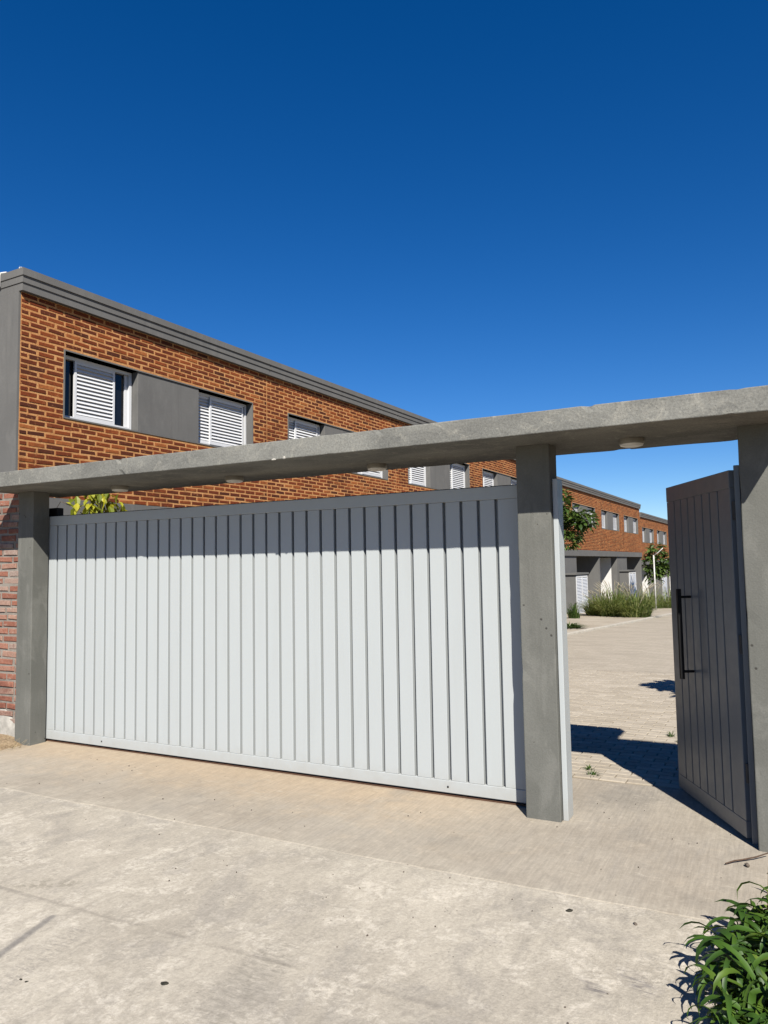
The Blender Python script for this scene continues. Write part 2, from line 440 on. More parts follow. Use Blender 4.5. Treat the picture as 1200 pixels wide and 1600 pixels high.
# ------------------------------------------------------------------ mesh helpers
class MB:
    def __init__(self):
        self.v = []
        self.f = []
        self.mi = []
    def quad(self, *pts, mi=0):
        k = len(self.v)
        self.v += [tuple(p) for p in pts]
        self.f.append(tuple(range(k, k + len(pts))))
        self.mi.append(mi)
    def box(self, x0, x1, y0, y1, z0, z1, mi=0):
        k = len(self.v)
        self.v += [(x0, y0, z0), (x1, y0, z0), (x1, y1, z0), (x0, y1, z0), (x0, y0, z1), (x1, y0, z1), (x1, y1, z1), (x0, y1, z1)]
        for q in ((0, 3, 2, 1), (4, 5, 6, 7), (0, 1, 5, 4), (1, 2, 6, 5), (2, 3, 7, 6), (3, 0, 4, 7)):
            self.f.append(tuple(k + i for i in q))
            self.mi.append(mi)
    def obox(self, M4, hx, hy, hz, mi=0):
        k = len(self.v)
        for sx, sy, sz in ((-1, -1, -1), (1, -1, -1), (1, 1, -1), (-1, 1, -1), (-1, -1, 1), (1, -1, 1), (1, 1, 1), (-1, 1, 1)):
            self.v.append(tuple(M4 @ Vector((sx * hx, sy * hy, sz * hz))))
        for q in ((0, 3, 2, 1), (4, 5, 6, 7), (0, 1, 5, 4), (1, 2, 6, 5), (2, 3, 7, 6), (3, 0, 4, 7)):
            self.f.append(tuple(k + i for i in q))
            self.mi.append(mi)
    def tube(self, pts, radii, n=8, cap=True):
        rings = []
        pts = [Vector(p) for p in pts]
        for i, p in enumerate(pts):
            d = (pts[min(i + 1, len(pts) - 1)] - pts[max(i - 1, 0)]).normalized()
            a = d.orthogonal().normalized() if i == 0 else (rings_a - d * rings_a.dot(d)).normalized()
            rings_a = a
            b = d.cross(a)
            k = len(self.v)
            for j in range(n):
                t = 2 * math.pi * j / n
                self.v.append(tuple(p + (a * math.cos(t) + b * math.sin(t)) * radii[i]))
            rings.append(k)
        for r0, r1 in zip(rings, rings[1:]):
            for j in range(n):
                self.f.append((r0 + j, r0 + (j + 1) % n, r1 + (j + 1) % n, r1 + j))
                self.mi.append(0)
        if cap:
            self.f.append(tuple(rings[0] + j for j in reversed(range(n))))
            self.f.append(tuple(rings[-1] + j for j in range(n)))
            self.mi += [0, 0]
    def mesh(self, name):
        me = bpy.data.meshes.new(name)
        me.from_pydata(self.v, [], self.f)
        if any(self.mi):
            me.polygons.foreach_set('material_index', self.mi)
        me.update()
        return me
    def build(self, name, mats, parent=None, smooth=False):
        return link(name, self.mesh(name), mats, parent, smooth)

def link(name, me, mats, parent=None, smooth=False):
    if mats is not None and not me.materials:
        for m in (mats if isinstance(mats, (list, tuple)) else [mats]):
            me.materials.append(M[m] if isinstance(m, str) else m)
    if smooth:
        for p in me.polygons:
            p.use_smooth = True
    o = bpy.data.objects.new(name, me)
    COL.objects.link(o)
    if parent is not None:
        o.parent = parent
    return o

def empty(name, loc=(0, 0, 0), rz=0.0):
    o = bpy.data.objects.new(name, None)
    o.empty_display_size = 0.2
    COL.objects.link(o)
    o.location = loc
    o.rotation_euler = (0, 0, rz)
    return o

def tag(o, label, cat, group=None):
    o['label'] = label
    o['category'] = cat
    if group:
        o['group'] = group
    return o

def structure(o):
    o['kind'] = 'structure'
    return o

def box_obj(name, b, mat, parent=None, bevel=0.0, seg=1):
    x0, x1, y0, y1, z0, z1 = b
    if bevel <= 0:
        mb = MB()
        mb.box(*b)
        return mb.build(name, mat, parent)
    bm = bmesh.new()
    bmesh.ops.create_cube(bm, size=1)
    for v in bm.verts:
        v.co = Vector((x0 + (v.co.x + .5) * (x1 - x0), y0 + (v.co.y + .5) * (y1 - y0), z0 + (v.co.z + .5) * (z1 - z0)))
    bmesh.ops.bevel(bm, geom=bm.edges[:], offset=bevel, segments=seg, affect='EDGES', profile=0.5)
    me = bpy.data.meshes.new(name)
    bm.to_mesh(me)
    bm.free()
    return link(name, me, mat, parent)

def rough_box(name, b, mat, parent=None, step=0.1, amp=0.004, chip=0.012, seed=0.0, bevel=0.012):
    """Cast block: finely divided, faces a little uneven, arrises worn and chipped."""
    x0, x1, y0, y1, z0, z1 = b
    bm = bmesh.new()
    bmesh.ops.create_cube(bm, size=1)
    for v in bm.verts:
        v.co = Vector((x0 + (v.co.x + .5) * (x1 - x0), y0 + (v.co.y + .5) * (y1 - y0), z0 + (v.co.z + .5) * (z1 - z0)))
    bmesh.ops.bevel(bm, geom=bm.edges[:], offset=bevel, segments=2, affect='EDGES', profile=0.5)
    for ax, (lo, hi) in enumerate(((x0, x1), (y0, y1), (z0, z1))):
        n = max(1, int((hi - lo) / step))
        for i in range(1, n):
            c = lo + (hi - lo) * i / n
            co = Vector((0, 0, 0)); co[ax] = c
            no = Vector((0, 0, 0)); no[ax] = 1
            bmesh.ops.bisect_plane(bm, geom=bm.verts[:] + bm.edges[:] + bm.faces[:], plane_co=co, plane_no=no)
    bm.normal_update()
    for v in bm.verts:
        p = v.co
        near = sum(1 for ax, (lo, hi) in enumerate(((x0, x1), (y0, y1), (z0, z1))) if min(p[ax] - lo, hi - p[ax]) < bevel * 1.2)
        n1 = noise.noise(p * 4.0 + Vector((seed, 0, 0)))
        d = amp * n1
        if near >= 2:
            n2 = noise.noise(p * 7.0 + Vector((0, seed, 7))) + .6 * noise.noise(p * 23.0 + Vector((0, seed, 3)))
            d -= chip * max(0.0, n2 - 0.42) * 2.2
        v.co = p + v.normal * d
    me = bpy.data.meshes.new(name)
    bm.to_mesh(me)
    bm.free()
    return link(name, me, mat, parent)

def brick_verts(L, H, D, r, jit=0.004, ch=0.005):
    """Front of one brick in the y-z plane, facing +x, from x=-D*.5 out to x=D: sides, worn arris, face."""
    o = [(-L / 2, -H / 2), (L / 2, -H / 2), (L / 2, H / 2), (-L / 2, H / 2)]
    j = lambda: r.uniform(-jit, jit)
    a = [(y + j(), z + j()) for y, z in o]
    v = [(-0.012, y, z) for y, z in a] + [(D * 0.55, y, z) for y, z in a]
    v += [(D + r.uniform(-.0015, .0015), y - math.copysign(ch, y), z - math.copysign(ch, z)) for y, z in a]
    f = []
    for k in (0, 4):
        for i in range(4):
            n = (i + 1) % 4
            f.append((k + i, k + n, k + 4 + n, k + 4 + i))
    f.append((8, 9, 10, 11))
    return v, f

def add_brick(mb, at, L, H, D, r, jit=0.003):
    v, f = brick_verts(L, H, D, r, jit)
    k = len(mb.v)
    mb.v += [(x + at[0], y + at[1], z + at[2]) for x, y, z in v]
    mb.f += [tuple(k + i for i in q) for q in f]
    mb.mi += [0] * len(f)

_bcache = {}
def brick_mesh(L, H, D, mat, r):
    key = (round(L * 50), round(H * 200), mat, r.randrange(9) if abs(L - .228) < .012 or mat == 'old_brick' else 0)
    if key not in _bcache:
        v, f = brick_verts(L, H, D, r)
        me = bpy.data.meshes.new('brick')
        me.from_pydata(v, [], f)
        me.materials.append(M[mat])
        _bcache[key] = me
    return _bcache[key]

def gz(Y):
    pts = [(-1e4, 0), (8, 0), (20, -.1), (27, -.25), (48, -.8), (70, -1.4), (120, -2.2), (1e5, -2.2)]
    for (a, za), (b, zb) in zip(pts, pts[1:]):
        if a <= Y <= b:
            return za + (zb - za) * (Y - a) / (b - a)
    return 0

# ------------------------------------------------------------------ ground
def sheet(name, xl, xr, ys, mat, dz=0.0, parent=None):
    """Ground strip between xl(Y) and xr(Y) through the stations ys, following the slope of the site."""
    mb = MB()
    f = lambda q, y: q(y) if callable(q) else q
    for y in ys:
        mb.v.append((f(xl, y), y, gz(y) + dz))
        mb.v.append((f(xr, y), y, gz(y) + dz))
    for i in range(len(ys) - 1):
        k = 2 * i
        mb.f.append((k, k + 1, k + 3, k + 2))
        mb.mi.append(0)
    return mb.build(name, mat, parent)

structure(sheet('ground', -1500, 1500, [-1500, -40, 5.9, 8, 14, 20, 24, 27, 34, 41, 48, 59, 70, 90, 120, 1500], 'soil', -0.03))

drive = structure(empty('driveway', (0, 0, 0)))
def slab_sheet(name, xs, y0, y1, top, mat, seed):
    """One cast concrete bay with a slightly wandering edge and a real thickness."""
    mb = MB()
    n = len(xs)
    w = lambda x, y, s: 0.03 * noise.noise(Vector((x * 1.1, y, s))) + 0.012 * noise.noise(Vector((x * 9, y, s)))
    lo = [(x, y0 + w(x, y0, 0)) for x in xs]
    hi = [(x, y1 + w(x, y1, 5)) for x in xs]
    for row, z in ((lo, top - 0.02), (lo, top - 0.003), ([(x, y + .006) for x, y in lo], top), ([(x, y - .006) for x, y in hi], top), (hi, top - 0.02)):
        for x, y in row:
            mb.v.append((x, y, z))
    for r in range(4):
        for i in range(n - 1):
            mb.f.append((r * n + i, r * n + i + 1, (r + 1) * n + i + 1, (r + 1) * n + i))
            mb.mi.append(0)
    return mb.build(name, mat, drive)
def frange(a, b, n):
    return [a + (b - a) * i / n for i in range(n + 1)]
slab_sheet('concrete_slab', frange(-6.62, -0.13, 90), 3.83, 5.9, 0.005, 'apron', 1.0)['label'] = 'smooth brownish concrete apron along the gate'
slab_sheet('concrete_slab', frange(-9.5, -0.13, 120), 2.5, 3.86, 0.001, 'rough_concrete', 2.0)
slab_sheet('concrete_slab', frange(-9.5, 0.6, 160), -1.2, 2.66, 0.0075, 'rough_concrete', 4.0)
slab_sheet('concrete_slab', frange(-14, 14, 30), -16, -1.21, -0.004, 'rough_concrete', 5.0)

# road inside, laid with small concrete pavers
KERB = [(5.9, -5.6), (14, -4.95), (18.15, -4.59), (19.05, -4.48), (21.1, -4.255), (25.2, -3.95), (27.2, -3.82), (30.25, -3.66), (40, -3.3), (60, -2.7), (90, -1.8)]
def kx(y):
    for (a, xa), (b, xb) in zip(KERB, KERB[1:]):
        if a <= y <= b:
            return xa + (xb - xa) * (y - a) / (b - a)
    return KERB[-1][1]
road = structure(empty('road', (0, 0, 0)))
Y_P = 12.2
sheet('joint_sand', -6.5, 3.6, [5.85, 8, Y_P], 'sand', -0.004, road)
sheet('road_surface', kx, 3.6, [Y_P - 0.13, 14, 16, 18.15, 19.05, 20, 21.1, 23, 25.2, 27.2, 30.25, 34, 40, 48, 60, 70, 90], 'road', 0.005, road)
def paver_geo(r):
    L, W, h = 0.194, 0.094, 0.006
    v = []
    for dz, ins in ((-0.03, 0), (0.0, 0), (h, 0.006)):
        for sx, sy in ((-1, -1), (1, -1), (1, 1), (-1, 1)):
            v.append((sx * (L / 2 - ins) + r.uniform(-.0015, .0015), sy * (W / 2 - ins) + r.uniform(-.0015, .0015), dz + (r.uniform(-.001, .001) if dz > 0 else 0)))
    f = [(k + i, k + (i + 1) % 4, k + 4 + (i + 1) % 4, k + 4 + i) for k in (0, 4) for i in range(4)] + [(8, 9, 10, 11)]
    return v, f
pav_meshes = []
for i in range(6):
    v, f = paver_geo(rnd)
    me = bpy.data.meshes.new('paver')
    me.from_pydata(v, [], f)
    me.materials.append(M['paver'])
    pav_meshes.append(me)
far_p = MB()
spots = []
row = 0
y = 5.98
while y < Y_P - 0.05:
    x = -5.2 + (row % 2) * 0.1
    while x < 2.5:
        spots.append((x, y))
        x += 0.2
    y += 0.1
    row += 1
def shown(s):
    x, y = s
    a = -1.95 - (y - 5.9) * 0.30
    b = -0.62 - (y - 5.9) * 0.07
    return a < x < b
near = [s for s in spots if shown(s)][:300]
nearset = set(near)
for (x, y) in near:
    o = bpy.data.objects.new('paver', rnd.choice(pav_meshes))
    COL.objects.link(o)
    o.parent = road
    o.location = (x + rnd.uniform(-.002, .002), y + rnd.uniform(-.002, .002), gz(y) + rnd.uniform(-.0015, .0015))
    o.rotation_euler = (rnd.uniform(-.012, .012), rnd.uniform(-.008, .008), rnd.uniform(-.012, .012) + (math.pi if rnd.random() < .5 else 0))
for (x, y) in spots:
    if (x, y) in nearset:
        continue
    v, f = paver_geo(rnd)
    k = len(far_p.v)
    ty, tx = rnd.uniform(-.01, .01), rnd.uniform(-.008, .008)
    far_p.v += [(x + a, y + b, gz(y) + c + a * tx + b * ty) for a, b, c in v]
    far_p.f += [tuple(k + i for i in q) for q in f]
    far_p.mi += [0] * len(f)
far_p.build('pavers', 'paver', road)['kind'] = 'stuff'

walk = structure(empty('sidewalk', (0, 0, 0)))
ysw = [5.9, 8, 14, 18.15, 19.05, 20, 21.1, 23, 25.2, 27.2, 30.25, 34, 40, 48, 60, 70, 90]
sheet('pavement', -9.0, lambda y: kx(y) - 0.12, ysw, 'walk', 0.03, walk)
mbk = MB()
for a, b in zip(ysw, ysw[1:]):
    n = max(1, int((b - a) / 1.0))
    for i in range(n):
        y0 = a + (b - a) * i / n
        y1 = a + (b - a) * (i + 1) / n - 0.008
        k = len(mbk.v)
        for yy in (y0, y1):
            for dx, dz in ((-.13, -.05), (-.13, .05), (-.125, .055), (-.008, .055), (0, .045), (0, -.05)):
                mbk.v.append((kx(yy) + dx, yy, gz(yy) + dz))
        for j in range(5):
            mbk.f.append((k + j, k + j + 1, k + 7 + j, k + 6 + j)); mbk.mi.append(0)
        mbk.f.append((k, k + 5, k + 4, k + 3, k + 2, k + 1)); mbk.mi.append(0)
        mbk.f.append((k + 6, k + 7, k + 8, k + 9, k + 10, k + 11)); mbk.mi.append(0)
structure(mbk.build('kerb', 'kerb'))

# ------------------------------------------------------------------ portico: pillars, slab, lights
PY0, PY1 = 4.854, 5.03
ZS0, ZS1 = 2.445, 2.582
SX0, SX1, SY0, SY1 = -6.77, 0.13, 4.43, 5.43
def pillar(x0, x1, y1, label, seed):
    p = rough_box('gate_pillar', (x0, x1, PY0, y1, -0.03, ZS0 + 0.004), 'pillar', None, 0.07, 0.0022, 0.008, seed, 0.006)
    return tag(p, label, 'pillar', 'portico pillars')
pillar(-6.63, -6.41, 5.035, 'weathered grey concrete pillar at the far left end, next to the old brick wall', 1.0)
pillar(-1.5365, -1.3085, 5.04, 'grey rendered pillar in the middle, between sliding gate and doorway', 2.0)
pillar(-0.179, 0.055, 5.14, 'grey rendered pillar at the right edge beside the open door', 3.0)
slab = rough_box('portico_slab', (SX0, SX1, SY0, SY1, ZS0, ZS1), 'slab', None, 0.04, 0.0028, 0.02, 4.0, 0.006)
tag(slab, 'long flat concrete roof slab resting on the three pillars above the gate', 'roof slab')
for (x, z, w, h) in ((-3.225, 2.446, 0.05, 0.008), (-3.135, 2.452, 0.028, 0.012)):
    bm = bmesh.new()
    bmesh.ops.create_icosphere(bm, subdivisions=1, radius=1)
    for v in bm.verts:
        v.co = Vector((v.co.x * w * .5, v.co.y * 0.006, v.co.z * h)) * (1 + rnd.uniform(-.25, .25))
        v.co += Vector((x, SY0 - 0.001, z))
    me = bpy.data.meshes.new('plaster_chip'); bm.to_mesh(me); bm.free()
    link('plaster_chip', me, 'plaster', slab)

def ceiling_light(x, y, label):
    e = empty('ceiling_light', (x, y, ZS0))
    tag(e, label, 'light', 'round lights under the portico slab')
    def lathe(prof, name, mat, parent):
        mb = MB()
        n = 28
        for r, z in prof:
            for j in range(n):
                t = 2 * math.pi * j / n
                mb.v.append((r * math.cos(t), r * math.sin(t), z))
        for i in range(len(prof) - 1):
            for j in range(n):
                mb.f.append((i * n + j, i * n + (j + 1) % n, (i + 1) * n + (j + 1) % n, (i + 1) * n + j)); mb.mi.append(0)
        mb.f.append(tuple((len(prof) - 1) * n + j for j in range(n))); mb.mi.append(0)
        return mb.build(name, mat, parent, True)
    lathe([(0.076, 0.004), (0.078, -0.006), (0.078, -0.03), (0.077, -0.033), (0.074, -0.034), (0.072, -0.032)], 'housing', 'lamp_ring', e)
    lathe([(0.073, -0.035), (0.07, -0.044), (0.05, -0.05), (0.02, -0.052)], 'diffuser', 'lamp_glass', e)
ceiling_light(-5.42, 5.02, 'round white ceiling light nearest the left pillar under the slab')
ceiling_light(-4.10, 5.06, 'round white ceiling light under the slab, second from the left')
ceiling_light(-2.72, 5.08, 'round white ceiling light under the slab, third from the left')
ceiling_light(-0.80, 4.97, 'round white ceiling light above the open doorway')

# ------------------------------------------------------------------ sliding gate
YG = 5.05
X0G, SG = -6.309, 0.13401
GZ0, GZ1, RZ0, RZ1 = 0.014, 2.208, 0.119, 2.115
GW = 0.0235
gate = empty('sliding_gate', (-4.0, YG, 0))
tag(gate, 'wide pale grey metal sliding gate with vertical ribs', 'gate')
gx = lambda x: x + 4.0
def slat_mesh(w, h, d=0.05):
    """Folded sheet strip: flat face with softly rounded long edges, front at y=0."""
    mb = MB()
    r = 0.0035
    prof = [(-w / 2, d), (-w / 2, r), (-w / 2 + r * .3, r * .3), (-w / 2 + r, 0), (w / 2 - r, 0), (w / 2 - r * .3, r * .3), (w / 2, r), (w / 2, d)]
    for z in (0, h):
        for x, y in prof:
            mb.v.append((x, y, z))
    n = len(prof)
    for i in range(n - 1):
        mb.f.append((i, i + 1, n + i + 1, n + i)); mb.mi.append(0)
    mb.f.append(tuple(range(n - 1, -1, -1))); mb.mi.append(0)
    mb.f.append(tuple(range(n, 2 * n))); mb.mi.append(0)
    me = mb.mesh('slat')
    return me
sm = slat_mesh(SG - GW, RZ1 - RZ0 - 0.004)
sm.materials.append(M['gate_paint'])
for k in range(34):
    o = bpy.data.objects.new('slat', sm)
    COL.objects.link(o); o.parent = gate
    o.location = (gx(X0G + (k + .5) * SG), 0.002 + rnd.uniform(-.0008, .0008), RZ0 + 0.002)
    o.rotation_euler = (0, 0, rnd.uniform(-.006, .006))
def wide_slat(xa, xb):
    me = slat_mesh(xb - xa, RZ1 - RZ0 - 0.004)
    me.materials.append(M['gate_paint'])
    o = bpy.data.objects.new('slat', me)
    COL.objects.link(o); o.parent = gate
    o.location = (gx((xa + xb) / 2), 0.002, RZ0 + 0.002)
XGL = -6.467
wide_slat(XGL, X0G - GW / 2)
wide_slat(X0G + 34 * SG + GW / 2, -1.40)
box_obj('back_sheet', (gx(XGL) + .002, gx(-1.402), 0.044, 0.08, RZ0 + .001, RZ1 - .001), 'gate_paint', gate)
box_obj('top_rail', (gx(XGL), gx(-1.40), 0.0, 0.082, RZ1, GZ1), 'gate_paint', gate, 0.004, 2)
box_obj('bottom_rail', (gx(XGL), gx(-1.40), 0.0, 0.082, GZ0 + .018, RZ0), 'gate_paint', gate, 0.004, 2)
for x in (-5.9, -2.05):
    mb = MB()
    mb.tube([(gx(x), 0.018, 0.036), (gx(x), 0.037, 0.036)], [0.022, 0.022], 14)
    mb.build('wheel', 'dark_steel', gate)
box_obj('floor_track', (gx(-6.6), gx(-1.42), 0.015, 0.04, 0.0, 0.016), 'rust', gate)
box_obj('guide_rail', (gx(-6.5), gx(-1.5), 0.095, 0.13, 2.165, 2.222), 'black_metal', gate, 0.003)
box_obj('guide_box', (gx(-6.56), gx(-6.39), 0.06, 0.14, 2.19, 2.30), 'black_metal', gate, 0.006)
bm = bmesh.new()
bmesh.ops.create_icosphere(bm, subdivisions=2, radius=0.008)
me = bpy.data.meshes.new('bolt'); bm.to_mesh(me); bm.free()
for x in (-5.66, -2.17):
    o = link('bolt', me, 'dark_steel', gate, True)
    o.location = (gx(x), -0.002, 0.075)
    o.scale = (1, .5, 1)

# ------------------------------------------------------------------ pedestrian gate, standing open
DH = Vector((-0.243, 4.964, 0))
DU = Vector((-0.459, 0.8885, 0)).normalized()
ang = math.atan2(DU.y, DU.x)
door = empty('pedestrian_gate', DH, ang)      # local x along the leaf, local +y towards its outer left face
tag(door, 'grey ribbed metal door standing open between the pillars, with long pull bar', 'door')
DL, DT = 1.03, 0.05
# local y: the face seen from outside is at y=0, the leaf reaches back to y=-DT
sd = MB()
dslat = {}
def door_slat(xa, xb):
    me = slat_mesh(xb - xa, 1.96, 0.038)
    me.materials.append(M['shaded_gate_paint'])
    o = bpy.data.objects.new('slat', me)
    COL.objects.link(o); o.parent = door
    o.location = ((xa + xb) / 2, -0.002, 0.13)
    o.rotation_euler = (0, 0, math.pi)
gr = [0.172 + 0.1195 * k for k in range(7)]
edges = [0.0] + gr + [DL]
for a, b in zip(edges, edges[1:]):
    door_slat(a + (0.007 if a > 0 else 0), b - (0.007 if b < DL else 0))
box_obj('back_sheet', (0.002, DL - .002, -DT + .002, -0.036, 0.128, 2.092), 'shaded_gate_paint', door)
box_obj('top_rail', (0, DL, -DT, 0.0, 2.092, 2.2), 'shaded_gate_paint', door, 0.003, 2)
box_obj('bottom_rail', (0, DL, -DT, 0.0, 0.03, 0.128), 'shaded_gate_paint', door, 0.003, 2)
hd = MB()
hd.box(0.648, 0.674, 0.068, 0.094, 0.855, 1.465)
handle = hd.build('pull_bar', 'black_metal', door, False)
for z in (0.905, 1.41):
    h2 = MB()
    h2.tube([(0.66, 0.066, z), (0.66, 0.0, z)], [0.009, 0.009], 10)
    h2.build('bracket', 'black_metal', handle)
for z in (0.35, 1.1, 1.9):
    h2 = MB()
    h2.tube([(-0.014, -0.02, z), (-0.014, -0.02, z + 0.11)], [0.012, 0.012], 12)
    h2.build('hinge', 'dark_steel', door)
inv = Matrix.Translation(DH) @ Matrix.Rotation(ang, 4, 'Z')
def jamb(b, mat):
    o = box_obj('jamb', b, mat, None, 0.003)
    o.parent = door
    o.matrix_parent_inverse = inv.inverted()
    return o
jamb((-1.3055, -1.272, 4.895, 5.03, 0.004, 2.215), 'gate_paint')
jamb((-0.214, -0.182, 4.945, 5.02, 0.004, 2.225), 'shaded_gate_paint')

# ------------------------------------------------------------------ brick garden walls beside the portico
def garden_wall(name, x0, x1, yf, h, label, parts_from_right, seed):
    r = random.Random(seed)
    e = empty(name, (x0, yf, 0))
    tag(e, label, 'wall')
    W = x1 - x0
    box_obj('mortar_bed', (0, W, 0.0, 0.14, -0.1, h), 'old_mortar', e)
    rows = []
    z = 0.02
    i = 0
    while z < h - 0.06:
        H = 0.049 + r.uniform(-.005, .005)
        x = -(i % 2) * 0.125 + r.uniform(-.03, .03)
        while x < W:
            L = 0.225 + r.uniform(-.02, .015)
            a, b = max(x, 0.006), min(x + L, W - 0.004)
            if b - a > 0.04:
                rows.append((a, b, z, H))
            x += L + 0.02 + r.uniform(0, .012)
        z += H + 0.024
        i += 1
    rows.sort(key=lambda q: abs(q[1] - (W if parts_from_right else 0)))
    rest = MB()
    for n, (a, b, z, H) in enumerate(rows):
        if r.random() < 0.02:
            continue
        D = r.uniform(0.004, 0.013)
        if n < 300 and parts_from_right:
            me = brick_mesh(b - a, H, D, 'old_brick', r)
            o = bpy.data.objects.new('brick', me)
            COL.objects.link(o); o.parent = e
            o.rotation_euler = (r.uniform(-.03, .03), r.uniform(-.02, .02), -math.pi / 2)
            o.location = ((a + b) / 2, r.uniform(-.003, .002), z + H / 2)
        else:
            v, f = brick_verts(b - a, H, D, r, 0.005)
            k = len(rest.v)
            # facing -y: local x out -> -y, local y along -> +x
            rest.v += [((a + b) / 2 + yy, -xx, z + H / 2 + zz) for xx, yy, zz in v]
            rest.f += [tuple(k + i for i in q) for q in f]
            rest.mi += [0] * len(f)
    if rest.v:
        rest.build('bricks', 'old_brick', e)['kind'] = 'stuff'
    return e
wl_ = garden_wall('brick_wall', -9.6, -6.628, 4.955, 2.5, 'old weathered brick wall at the left edge, left of the first pillar', True, 11)
garden_wall('brick_wall', 0.057, 6.5, 4.975, 2.42, 'brick wall running on to the right of the right pillar', False, 12)
# flaked render at the foot of the left wall
bm = bmesh.new()
bmesh.ops.create_grid(bm, x_segments=40, y_segments=10, size=0.5)
for v in bm.verts:
    x = v.co.x * 2.9 - 1.45 + 2.97
    z = (v.co.y + .5) * 0.36
    n_ = noise.noise(Vector((x * 5, z * 7, 3)))
    d = 0.012 + 0.014 * n_ - max(0, z - 0.2 - 0.1 * noise.noise(Vector((x * 4, 1, 1)))) * 0.22
    v.co = Vector((x - 0.0, -d, z))
me = bpy.data.meshes.new('plaster_foot'); bm.to_mesh(me); bm.free()
link('plaster_foot', me, 'plaster', wl_, True)

# ------------------------------------------------------------------ terraced houses
GAM = 0.027
HANG = -math.atan(GAM)
HX, HY = -8.0315, 5.8596
FR = dict(base=2.58, soff=5.083, top=5.353, w0=3.638, w1=4.501)
COURSE = (FR['soff'] - FR['base']) / 37

def shutter_leaf(win, y0, y1, z0, z1, x, fine):
    """White louvred leaf: stiles, rails and tilted slats."""
    st = 0.035
    mb = MB()
    mb.box(x - .014, x + .014, y0, y0 + st, z0, z1)
    mb.box(x - .014, x + .014, y1 - st, y1, z0, z1)
    mb.box(x - .0138, x + .0138, y0 + st, y1 - st, z0, z0 + .05)
    mb.box(x - .0138, x + .0138, y0 + st, y1 - st, z1 - .05, z1)
    mb.box(x - .0136, x - .0125, y0 + st, y1 - st, z0 + .05, z1 - .05)
    n = 13
    pitch = (z1 - z0 - .1) / n
    mats = [Matrix.Translation((x + .0035, (y0 + y1) / 2, z0 + .05 + (i + .5) * pitch)) @ Matrix.Rotation(math.radians(-30), 4, 'Y') for i in range(n)]
    hy = (y1 - y0) / 2 - st - .001
    if not fine:
        for m4 in mats:
            mb.obox(m4, 0.0018, hy, pitch * 0.47)
        mb.build('shutter', 'white_metal', win)
        return
    mb.build('shutter', 'white_metal', win)
    s = MB()
    s.obox(Matrix.Identity(4), 0.0018, hy, pitch * 0.47)
    me = s.mesh('slat')
    me.materials.append(M['white_metal'])
    for m4 in mats:
        o = bpy.data.objects.new('slat', me)
        COL.objects.link(o); o.parent = win
        o.location = m4.to_translation()
        o.rotation_euler = m4.to_euler()

def window(house, y0, w, mode, fine):
    z0, z1, xr = FR['w0'] + .012, FR['w1'] - .012, -0.165
    mb = MB()
    t = 0.042
    y0 += .012; w -= .024
    for b in ((y0, y0 + t, z0, z1), (y0 + w - t, y0 + w, z0, z1), (y0 + t, y0 + w - t, z0, z0 + t), (y0 + t, y0 + w - t, z1 - t, z1)):
        mb.box(xr - .03, xr + .045, *b)
    win = mb.build('window', 'white_metal', house)
    p = MB()
    p.box(xr - .02, xr - .012, y0 + t, y0 + w - t, z0 + t, z1 - t)
    p.build('pane', 'glass', win)
    for ys_ in (y0 + w - t - .05, y0 + w * .48):
        s = MB()
        s.box(xr - .012, xr + .004, ys_, ys_ + .046, z0 + t, z1 - t)
        s.build('sash', 'white_metal', win)
    if mode == 'ajar':
        shutter_leaf(win, y0 + .235, y0 + .90, z0 + .03, z1 - .03, xr + .028, fine)
    else:
        shutter_leaf(win, y0 + .045, y0 + .62, z0 + .03, z1 - .03, xr + .012, fine)
        shutter_leaf(win, y0 + .36, y0 + w - .09, z0 + .03, z1 - .03, xr + .040, fine)

